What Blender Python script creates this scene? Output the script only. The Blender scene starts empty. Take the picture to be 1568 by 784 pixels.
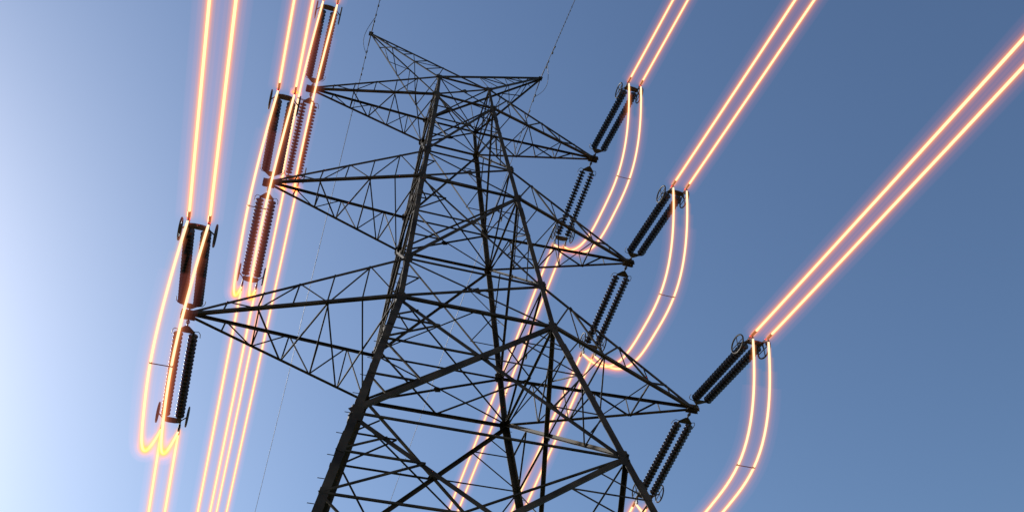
import bpy, math, random
import numpy as np
from mathutils import Vector, Matrix
random.seed(7)
scene=bpy.context.scene
# ------------------------------------------------------------ camera (solved pose)
def nrm(v): return v/np.linalg.norm(v)
R0=np.stack([nrm(np.array(v,float)) for v in ((5216,-1148,-1334),(-684,-1558,-1334),(-82,1178,-1334))],1)
U,_,Vt=np.linalg.svd(R0);R0=U@Vt
w=np.array([-0.0046,0.0066,-0.0092]);th=np.linalg.norm(w);k=w/th
K=np.array([[0,-k[2],k[1]],[k[2],0,-k[0]],[-k[1],k[0],0]])
R=R0@(np.eye(3)+math.sin(th)*K+(1-math.cos(th))*K@K)
T=np.array([-1.8253,-3.5792,-31.1426])
C=-R.T@T
GZ=C[2]-1.6            # tower levels below are relative to lowest crossarm; ground sits at GZ
OFF=-GZ                # shift so that the ground is z=0
cam=bpy.data.objects.new('camera',bpy.data.cameras.new('camera'))
scene.collection.objects.link(cam);scene.camera=cam
M=Matrix([list(r) for r in R.T]).to_4x4();M.translation=Vector((C[0],C[1],C[2]+OFF))
cam.matrix_world=M
cam.data.sensor_width=36;cam.data.lens=36*1456.757/1568
cam.data.clip_start=.1;cam.data.clip_end=20000
# ------------------------------------------------------------ helpers
def link(o,parent=None):
    scene.collection.objects.link(o)
    if parent: o.parent=parent
    return o
def mk(name,V,F,mat,parent=None,smooth=False):
    me=bpy.data.meshes.new(name);me.from_pydata([tuple(v) for v in V],[],F);me.update()
    me.materials.append(mat)
    if smooth: me.polygons.foreach_set('use_smooth',[True]*len(me.polygons))
    return link(bpy.data.objects.new(name,me),parent)
def empty(name,loc=(0,0,0)):
    e=bpy.data.objects.new(name,None);e.location=loc;e.empty_display_size=.5
    return link(e)
SC=.74
class Geo:
    def __init__(s): s.V=[];s.F=[]
    def add(s,V,F):
        b=len(s.V);s.V+=[Vector(v) for v in V];s.F+=[tuple(i+b for i in f) for f in F]
    def prism(s,p0,p1,prof,u,v):
        n=len(prof)
        V=[p+u*a+v*b for p in (p0,p1) for a,b in prof]
        F=[(i,(i+1)%n,n+(i+1)%n,n+i) for i in range(n)]+[tuple(range(n))[::-1],tuple(range(n,2*n))]
        s.add(V,F)
    def angle(s,p0,p1,size,inward,side=None,t=None):
        size*=SC if size<.14 else .84
        p0=Vector(p0);p1=Vector(p1);d=(p1-p0).normalized()
        v=Vector(inward);v=(v-d*v.dot(d))
        if v.length<1e-3: v=d.orthogonal()
        v.normalize();u=d.cross(v)
        if side is not None:
            if u.dot(Vector(side))<0:u=-u
        t=t or max(.008,size*.1)
        j=random.uniform(-.004,.004)
        prof=[(-j,j),(size-j,j),(size-j,t+j),(t-j,t+j),(t-j,size+j),(-j,size+j)]
        s.prism(p0,p1,prof,u,v)
    def box(s,c,ux,uy,uz,a,b,h):
        c=Vector(c);V=[c+ux*(x*a)+uy*(y*b)+uz*(z*h) for z in(-.5,.5) for x,y in((-.5,-.5),(.5,-.5),(.5,.5),(-.5,.5))]
        s.add(V,[(3,2,1,0),(4,5,6,7),(0,1,5,4),(1,2,6,5),(2,3,7,6),(3,0,4,7)])
    def rod(s,p0,p1,r,n=8):
        p0=Vector(p0);p1=Vector(p1);d=(p1-p0).normalized();u=d.orthogonal().normalized();v=d.cross(u)
        s.prism(p0,p1,[(r*math.cos(2*math.pi*i/n),r*math.sin(2*math.pi*i/n)) for i in range(n)],u,v)
    def tube(s,P,r,n=8,closed=False):
        P=[Vector(p) for p in P];m=len(P);V=[];F=[]
        up=None
        for i,p in enumerate(P):
            a=P[(i-1)%m] if (closed or i>0) else p
            b=P[(i+1)%m] if (closed or i<m-1) else p
            d=(b-a).normalized()
            if up is None: up=d.orthogonal().normalized()
            up=(up-d*up.dot(d)).normalized();q=d.cross(up)
            V+=[p+up*(r*math.cos(2*math.pi*j/n))+q*(r*math.sin(2*math.pi*j/n)) for j in range(n)]
        for i in range(m if closed else m-1):
            for j in range(n):
                F.append((i*n+j,i*n+(j+1)%n,((i+1)%m)*n+(j+1)%n,((i+1)%m)*n+j))
        if not closed: F+=[tuple(range(n))[::-1],tuple((m-1)*n+j for j in range(n))]
        s.add(V,F)
    def lathe(s,o,d,prof,n=14):
        d=Vector(d).normalized();u=d.orthogonal().normalized();v=d.cross(u);o=Vector(o);V=[];F=[]
        for a,r in prof:
            V+=[o+d*a+u*(r*math.cos(2*math.pi*j/n))+v*(r*math.sin(2*math.pi*j/n)) for j in range(n)]
        for i in range(len(prof)-1):
            for j in range(n): F.append((i*n+j,i*n+(j+1)%n,(i+1)*n+(j+1)%n,(i+1)*n+j))
        F+=[tuple(range(n))[::-1],tuple((len(prof)-1)*n+j for j in range(n))]
        s.add(V,F)
# ------------------------------------------------------------ materials
def principled(name,c1,c2,scale,rough,metal,bump=0,coord='Object'):
    m=bpy.data.materials.new(name);m.use_nodes=True;nt=m.node_tree;b=nt.nodes['Principled BSDF']
    tc=nt.nodes.new('ShaderNodeTexCoord');no=nt.nodes.new('ShaderNodeTexNoise');no.inputs['Scale'].default_value=scale
    no.inputs['Detail'].default_value=6
    nt.links.new(tc.outputs[coord],no.inputs['Vector'])
    cr=nt.nodes.new('ShaderNodeValToRGB');cr.color_ramp.elements[0].position=.35;cr.color_ramp.elements[1].position=.65
    cr.color_ramp.elements[0].color=(*c1,1);cr.color_ramp.elements[1].color=(*c2,1)
    nt.links.new(no.outputs['Fac'],cr.inputs['Fac']);nt.links.new(cr.outputs['Color'],b.inputs['Base Color'])
    b.inputs['Roughness'].default_value=rough;b.inputs['Metallic'].default_value=metal
    if bump:
        bp=nt.nodes.new('ShaderNodeBump');bp.inputs['Strength'].default_value=bump
        nt.links.new(no.outputs['Fac'],bp.inputs['Height']);nt.links.new(bp.outputs['Normal'],b.inputs['Normal'])
    return m
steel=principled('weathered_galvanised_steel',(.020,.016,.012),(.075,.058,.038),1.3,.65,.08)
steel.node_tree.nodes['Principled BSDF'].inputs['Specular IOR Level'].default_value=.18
fitting=principled('dark_fitting_steel',(.02,.02,.021),(.04,.038,.036),5,.5,.3)
porcelain=principled('brown_glazed_porcelain',(.010,.009,.009),(.020,.016,.014),3,.35,0)
wiremat=principled('aluminium_wire',(.05,.05,.055),(.09,.09,.09),8,.5,.5)
concrete=principled('concrete',(.25,.24,.22),(.38,.36,.33),3,.9,0,.2)
grass=principled('grass',(.04,.06,.02),(.09,.1,.035),.6,.95,0,.4)
def emis(name,col,st):
    m=bpy.data.materials.new(name);m.use_nodes=True;nt=m.node_tree;nt.nodes.clear()
    e=nt.nodes.new('ShaderNodeEmission');e.inputs[0].default_value=(*col,1);e.inputs[1].default_value=st
    o=nt.nodes.new('ShaderNodeOutputMaterial');nt.links.new(e.outputs[0],o.inputs['Surface']);return m
def vol(name,col,st,ad=0):
    m=bpy.data.materials.new(name);m.use_nodes=True;nt=m.node_tree;nt.nodes.clear()
    e=nt.nodes.new('ShaderNodeEmission');e.inputs[0].default_value=(*col,1);e.inputs[1].default_value=st
    o=nt.nodes.new('ShaderNodeOutputMaterial')
    if ad:
        a=nt.nodes.new('ShaderNodeVolumeAbsorption');a.inputs[0].default_value=(1,.72,.32,1);a.inputs[1].default_value=ad
        s=nt.nodes.new('ShaderNodeAddShader');nt.links.new(e.outputs[0],s.inputs[0]);nt.links.new(a.outputs[0],s.inputs[1])
        nt.links.new(s.outputs[0],o.inputs['Volume'])
    else: nt.links.new(e.outputs[0],o.inputs['Volume'])
    try: m.cycles.homogeneous_volume=True
    except: pass
    return m
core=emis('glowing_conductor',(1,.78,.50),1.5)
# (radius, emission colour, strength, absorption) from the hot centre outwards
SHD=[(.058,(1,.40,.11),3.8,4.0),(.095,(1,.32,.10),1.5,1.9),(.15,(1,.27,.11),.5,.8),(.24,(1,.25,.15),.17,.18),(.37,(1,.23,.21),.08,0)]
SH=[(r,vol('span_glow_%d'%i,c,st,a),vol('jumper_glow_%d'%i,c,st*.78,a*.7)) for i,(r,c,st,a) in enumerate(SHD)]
# ------------------------------------------------------------ tower
H1,H2,H3=14.1743+OFF,7.2541+OFF,0+OFF
HT=15.8604+OFF;H2T=9.2+OFF;H3T=2.0+OFF;HL=-5.7457+OFF;HM=-12.6+OFF;HP=20.2309+OFF
A={1:6.3922,2:7.136,3:8.5};AP=4.2779;HH={1:H1,2:H2,3:H3}
def W(z):
    z=z-OFF
    if z>=14.17: return 1.303-(z-14.17)*.061
    if z>=0: return 2.552-(z/14.17)*(2.552-1.303)
    return 2.552-z*(3.7393-2.5519)/5.7457
def P(sx,sy,z): return Vector((sx*W(z),sy*W(z),z))
G=Geo()
for sx in(-1,1):
    for sy in(-1,1):
        zs=[.35,HM,HL,H3,H1,HT]
        for a,b in zip(zs[:-1],zs[1:]):
            s_=.25 if b<=H3+.1 else (.2 if b<=H1+.1 else .15)
            G.angle(P(sx,sy,a),P(sx,sy,b),s_,(0,-sy,0),(-sx,0,0),t=.022)
        for z in (H3-1.2,H2-1.0,H1-.8,HL-1.1,HL-4.5):
            a=P(sx,sy,z-.35);b=P(sx,sy,z+.35)
            G.angle(a+Vector((sx*.015,sy*.015,0)),b+Vector((sx*.015,sy*.015,0)),.24 if z<H3 else .18,(0,-sy,0),(-sx,0,0),t=.013)
faces=[((-1,-1),(1,-1),Vector((0,1,0))),((-1,1),(1,1),Vector((0,-1,0))),((-1,-1),(-1,1),Vector((1,0,0))),((1,-1),(1,1),Vector((-1,0,0)))]
def lerp(a,b,t): return a.lerp(b,t)
def gusset(p,n,u,sz):
    n=n.normalized();u=(u-n*u.dot(n)).normalized();v=n.cross(u)
    t=.012
    G.prism(p-n*.02,p-n*(.02-t),[(-.5*sz,-.35*sz),(.35*sz,-.5*sz),(.5*sz,.3*sz),(.1*sz,.55*sz),(-.45*sz,.4*sz)],u,v)
def xpanel(c0,c1,n,z0,z1,sz,sub=2,red=.055):
    A0=P(*c0,z0);A1=P(*c0,z1);B0=P(*c1,z0);B1=P(*c1,z1)
    G.angle(A0,B1,sz,n);G.angle(B0+n*.03,A1+n*.03,sz,n)
    wa=(A0-B0).length;wb=(A1-B1).length;t=wa/(wa+wb)
    X=lerp(A0,B1,t)
    gusset(X,n,B1-A0,.24)
    for q in(A0,B0,A1,B1): gusset(q.lerp(X,.04),n,A1-A0,.3)
    if sub>=1:
        for (L0,L1) in((A0,A1),(B0,B1)):
            mid=lerp(L0,L1,t)
            if sub>=2: G.angle(mid,X,red*1.1,n)
            for E in(L0,L1):
                h=lerp(E,X,.5);m2=lerp(E,mid,.5)
                G.angle(mid,h,red,n)
                if sub>=2: G.angle(m2,h,red,n)
                if sub>=3:
                    G.angle(lerp(E,mid,.5),lerp(E,X,.25),red*.9,n)
    return X
for c0,c1,n in faces:
    for z,sz in((HT,.09),(H1,.1),(H2T,.07),(H2,.11),(H3T,.07),(H3,.13),(HL,.075),(HM,.12)):
        G.angle(P(*c0,z)+n*.01,P(*c1,z)+n*.01,sz,n)
    side=abs(n.x)>.5
    xpanel(c0,c1,n,H1,HT,.07,0)
    xpanel(c0,c1,n,H2T,H1,.095,1 if side else 2,.055)
    xpanel(c0,c1,n,H2,H2T,.075,0)
    xpanel(c0,c1,n,H3T,H2,.11,1 if side else 2,.055)
    xpanel(c0,c1,n,H3,H3T,.085,0)
    X=xpanel(c0,c1,n,HL,H3,.15,2 if side else 3,.065)
    X=xpanel(c0,c1,n,HM,HL,.15,2 if side else 3,.065)
    mid=lerp(P(*c0,HM),P(*c1,HM),.5)
    for c in(c0,c1):
        f=P(*c,.35);G.angle(f,mid,.15,n);t_=P(*c,HM)
        for q in(.25,.5,.75):
            G.angle(lerp(t_,f,q),lerp(mid,f,q),.07,n);G.angle(lerp(t_,f,q),lerp(mid,f,max(0,q-.25)),.065,n)
for z,sz in((HT,.06),(H1,.07),(H2,.075),(H3,.08),(HL,.075),(HM,.09)):
    up=Vector((0,0,1))
    G.angle(P(-1,-1,z),P(1,1,z),sz,up);G.angle(P(1,-1,z)+up*.05,P(-1,1,z)+up*.05,sz,up)
    if z in(H3,HM):
        ms=[lerp(P(*a,z),P(*b,z),.5) for a,b in(((-1,-1),(1,-1)),((1,-1),(1,1)),((1,1),(-1,1)),((-1,1),(-1,-1)))]
        for i in range(4): G.angle(ms[i]+up*.02,ms[(i+1)%4]+up*.02,.065,up)
def arm(s,a,h,ht,N,cs,rs):
    tip=Vector((s*a,0,h));ttip=Vector((s*(a-.05),0,h+.16))
    bn,bf=P(s,-1,h),P(s,1,h);tn_,tf=P(s,-1,ht),P(s,1,ht)
    up=Vector((0,0,1))
    for y,b,t in((-1,bn,tn_),(1,bf,tf)):
        yy=Vector((0,-y,0));e=Vector((0,y*.07,0))
        G.angle(b,tip+e,cs,up,yy,t=.016);G.angle(t,ttip+e,cs*.85,-up,yy,t=.014)
        for i in range(1,N):
            q0=i/N
            B=lerp(b,tip+e,q0);Tt=lerp(t,ttip+e,q0)
            G.angle(B,Tt,rs,yy)
            qp=(i-1)/N
            Bp=lerp(b,tip+e,qp);Tp=lerp(t,ttip+e,qp)
            if i%2: G.angle(Bp,Tt,rs*1.1,yy)
            else: G.angle(Tp,B,rs*1.1,yy)
    for i in range(1,N):
        q0=i/N;qp=(i-1)/N
        a1,b1=lerp(bn,tip,q0),lerp(bf,tip,q0);a0,b0=lerp(bn,tip,qp),lerp(bf,tip,qp)
        if i%2==0: G.angle(a1,b1,rs,up)
        if i<N-1:
            if i%2: G.angle(a0+up*.01,b1+up*.01,rs,up)
            else: G.angle(b0+up*.01,a1+up*.01,rs,up)
            if i==1: G.angle(b0+up*.04,a1+up*.04,rs,up)
    X_=Vector((1,0,0));Y_=Vector((0,1,0))
    G.box(tip+Vector((s*.02,0,-.03)),X_,Y_,up,.42,.3,.018)
    G.box(tip+Vector((s*.08,-.075,.04)),X_,Y_,up,.34,.016,.26)
    G.box(tip+Vector((s*.08,.075,.04)),X_,Y_,up,.34,.016,.26)
for s in(-1,1):
    arm(s,A[1],H1,HT,6,.125,.055)
    arm(s,A[2],H2,H2T,6,.13,.058)
    arm(s,A[3],H3,H3T,6,.139,.062)
    tip=Vector((s*AP,0,HP));up=Vector((0,0,1))
    for y in(-1,1):
        e=Vector((0,y*.05,0));yy=Vector((0,-y,0))
        b=P(s,y,HT);o=P(-s,y,HT)
        G.angle(b,tip+e,.1,yy);G.angle(o+yy*(.02 if s>0 else .05),tip+e,.1,yy)
        N=6
        for i in range(1,N):
            q0=i/N;qp=(i-1)/N
            B=lerp(b,tip,q0);Tt=lerp(o,tip,q0*.75+.25);Tp=lerp(o,tip,qp*.75+.25);Bp=lerp(b,tip,qp)
            if y<0: G.angle(B,Tt,.045,yy)
            G.angle(*( (Bp,Tt) if i%2 else (Tp,B)),.045,yy)
    for i in range(1,6):
        q0=i/6;qp=(i-1)/6
        a1,b1=lerp(P(s,-1,HT),tip,q0),lerp(P(s,1,HT),tip,q0);a0,b0=lerp(P(s,-1,HT),tip,qp),lerp(P(s,1,HT),tip,qp)
        if i%2: G.angle(a0,b1,.045,up)
        else: G.angle(b0,a1,.045,up)
    G.box(tip,Vector((1,0,0)),Vector((0,1,0)),up,.2,.22,.02)
for sx,sy in((-1,-1),(1,1)):
    z=3.;i=0
    while z<HT-.3:
        p=P(sx,sy,z);d=Vector((sx,0,0)) if i%2 else Vector((0,sy,0))
        G.rod(p,p+d*.16,.01,5);z+=.4;i+=1
tower=empty('transmission_tower')
mk('steel_lattice',G.V,G.F,steel,tower)
Fg=Geo()
for sx in(-1,1):
    for sy in(-1,1):
        p=P(sx,sy,.35)
        Fg.lathe((p.x,p.y,-.3),(0,0,1),[(0,.75),(.5,.75),(.55,.7),(.72,.42),(.78,.4)],24)
mk('concrete_footings',Fg.V,Fg.F,concrete,tower)
# ------------------------------------------------------------ insulators
SN,SA=.1803,.147;S=4.6227;DX=.27
def assembly(tip,y,sl):
    d=Vector((0,y,-sl)).normalized();X_=Vector((1,0,0));up=X_.cross(d);
    if up.z<0: up=-up
    g=Geo();m=Geo();o=Vector(tip)
    m.rod(o,o+d*.2,.028);m.tube([o+d*.16+X_*(.05*math.cos(a))+d*(.07*math.sin(a)) for a in np.linspace(0,2*math.pi,12,endpoint=False)],.014,6,True)
    m.rod(o+d*.2,o+d*.36,.03)
    m.prism(o+d*.44-up*.01,o+d*.44+up*.01,[(0,-.12),(.06,-.12),(.26,.08),(.26,.14),(-.26,.14),(-.26,.08),(-.06,-.12)],X_,d)
    st,L=.6,3.52
    n=22;pitch=L/n
    for sx in(-1,1):
        b=o+X_*(sx*.225)
        m.rod(b+d*.5,b+d*(st+.02),.025)
        for i in range(n):
            c=b+d*(st+i*pitch)
            g.lathe(c,d,[(0,.035),(.03,.048),(.05,.054),(.062,.11),(.078,.145),(.088,.15),(.09,.135),(.082,.1),(.095,.09),(.085,.06),(.10,.03),(pitch,.02)],16)
        m.rod(b+d*(st+L),b+d*(st+L+.12),.025)
    e=st+L+.16
    m.prism(o+d*e-up*.011,o+d*e+up*.011,[(-.29,-.09),(.29,-.09),(.31,.0),(.29,.1),(.1,.14),(-.1,.14),(-.29,.1),(-.31,0)],X_,d)
    for sx in(-1,1):
        b=o+X_*(sx*DX)
        m.rod(b+d*(e+.04),b+d*(e+.22),.03);m.rod(b+d*(e+.18),b+d*(e+.62),.042)
        m.box(b+d*(e+.3)-up*.09,X_,d,up,.05,.16,.18)
        rc=o+X_*(sx*.47)+d*(e-.22)
        ring=[rc+d*(.36*math.cos(a))+up*(.27*math.sin(a)) for a in np.linspace(0,2*math.pi,28,endpoint=False)]
        m.tube(ring,.026,8,True)
        m.rod(rc-up*.27,rc+up*.27,.014);m.rod(rc-d*.36,rc+d*.36,.014)
        m.rod(rc,o+X_*(sx*.28)+d*e,.02)
        hb=o+X_*(sx*.24)+d*.5
        m.tube([hb,hb+X_*(sx*.12)+up*.03,hb+X_*(sx*.18)+d*.1+up*.05,hb+X_*(sx*.19)+d*.25+up*.06],.012,6)
    root=empty('insulator_string')
    mk('porcelain_discs',g.V,g.F,porcelain,root,True)
    mk('metal_fittings',m.V,m.F,fitting,root)
    return o+d*S
# ------------------------------------------------------------ conductors
def span(P0,y,sl,L=300,step=4.):
    pts=[];n=int(L/step)
    for i in range(n+1):
        t=L*(i/n)**1.3
        pts.append(Vector((P0[0],P0[1]+y*t,P0[2]-sl*t+sl/320*t*t)))
    return pts
def jumper(E0,E1,D,out):
    pts=[]
    for i in range(49):
        s_=-1+2*i/48
        s2=math.sin(s_*math.pi/2)
        base=E0.lerp(E1,(s2+1)/2)
        k_=1-abs(s2)**3.0
        pts.append(Vector((base.x+out*k_,base.y,base.z-D*k_)))
    return pts
for s in(-1,1):
    for lv in(1,2,3):
        tip=Vector((s*A[lv],0,HH[lv]-.02))
        e0=assembly(tip+Vector((0,-.08,0)),-1,SN)
        e1=assembly(tip+Vector((0,.08,0)),1,SA)
        root=empty('power_line')
        cg=Geo();sp=Geo()
        dz=Vector((0,0,-.14))
        def JJ(o): return jumper(e0+o+dz,e1+o+dz,2.85,.3 if s>0 else -.15)
        for sx in(-1,1):
            o=Vector((sx*DX,0,0))
            cg.tube(span(e0+o,-1,SN),.034,8);cg.tube(span(e1+o,1,SA),.034,8)
            cg.tube(JJ(o),.033,8)
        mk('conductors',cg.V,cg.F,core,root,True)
        J0=JJ(Vector((0,0,0)))
        for q in(18,):
            sp.rod(J0[q]-Vector((DX-.02,0,0)),J0[q]+Vector((DX-.02,0,0)),.014)
            for sx in(-1,1): sp.rod(J0[q]+Vector((sx*DX,-.05,0)),J0[q]+Vector((sx*DX,.05,.02)),.04)
        mk('spacers',sp.V,sp.F,fitting,root)
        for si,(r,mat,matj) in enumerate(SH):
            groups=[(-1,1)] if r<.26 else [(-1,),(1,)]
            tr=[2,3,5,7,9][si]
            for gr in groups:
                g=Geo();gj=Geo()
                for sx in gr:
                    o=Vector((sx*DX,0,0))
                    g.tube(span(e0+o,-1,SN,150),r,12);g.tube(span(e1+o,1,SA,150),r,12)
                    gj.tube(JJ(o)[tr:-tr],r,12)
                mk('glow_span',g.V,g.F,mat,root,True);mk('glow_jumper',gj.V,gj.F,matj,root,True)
# earth wires with dampers
for s in(-1,1):
    root=empty('earth_wire')
    g=Geo();tip=Vector((s*AP,0,HP-.05))
    a=span(tip+Vector((0,-.1,0)),-1,.15,300);b=span(tip+Vector((0,.1,0)),1,.12,300)
    g.tube(a,.014,6);g.tube(b,.014,6)
    g.tube([tip+Vector((s*.3*math.sin(t*math.pi),-1+2*t,-.15-.3*math.sin(t*math.pi))) for t in np.linspace(0,1,14)],.012,6)
    mk('wire',g.V,g.F,wiremat,root)
    g=Geo()
    for y,sl in((-1,.15),(1,.12)):
        for t in(1.,1.9):
            p=tip+Vector((0,y*t,-sl*t))
            g.rod(p,p-Vector((0,0,.1)),.015);g.rod(p+Vector((0,-.16,-.1)),p+Vector((0,.16,-.1)),.01)
            for q in(-.17,.17): g.rod(p+Vector((0,q-.05,-.11)),p+Vector((0,q+.05,-.11)),.035)
        for i in range(10):
            t=2.4+i*.22;p=tip+Vector((0,y*t,-sl*t));g.rod(p-Vector((.03,.03,0)),p+Vector((.03,.03,.02)),.012)
        g.rod(tip,tip+Vector((0,y*.6,-sl*.6)),.025)
    mk('dampers',g.V,g.F,fitting,root)
# ------------------------------------------------------------ ground
n=60;V=[];F=[]
co=[math.copysign(abs(i/n*2-1)**3*6000,i/n*2-1) for i in range(n+1)]
for y in co:
    for x in co:
        r=math.hypot(x,y);V.append((x,y,(math.sin(x*.011)*math.cos(y*.013)*3)*min(1,max(0,(r-60)/300))))
for i in range(n):
    for j in range(n):
        q=i*(n+1)+j;F.append((q,q+1,q+n+2,q+n+1))
mk('ground',V,F,grass,None,True)
# ------------------------------------------------------------ light
def pixdir(u,v):
    c=np.array([u-784,392-v,-1456.757]);return nrm(R.T@nrm(c))
sd=pixdir(-850,480)
el=math.asin(sd[2]);az=math.atan2(sd[0],sd[1])
wd=bpy.data.worlds.new('World');scene.world=wd;wd.use_nodes=True;nt=wd.node_tree
bg=nt.nodes['Background'];sk=nt.nodes.new('ShaderNodeTexSky');sk.sky_type='NISHITA';sk.sun_disc=False
sk.sun_elevation=el;sk.sun_rotation=az;sk.air_density=1.35;sk.dust_density=1.35;sk.ozone_density=4.2
hs=nt.nodes.new('ShaderNodeHueSaturation');hs.inputs['Saturation'].default_value=.97
gm=nt.nodes.new('ShaderNodeGamma');gm.inputs['Gamma'].default_value=1.16
nt.links.new(sk.outputs[0],gm.inputs['Color']);nt.links.new(gm.outputs[0],hs.inputs['Color'])
nt.links.new(hs.outputs[0],bg.inputs[0]);bg.inputs[1].default_value=.107
sun=bpy.data.objects.new('sun',bpy.data.lights.new('sun','SUN'));link(sun)
sun.data.energy=3.;sun.data.angle=math.radians(.5);sun.data.color=(1,.95,.87)
sun.rotation_euler=Vector(sd).to_track_quat('Z','Y').to_euler()
scene.view_settings.view_transform='Standard';scene.view_settings.look='None';scene.view_settings.exposure=0
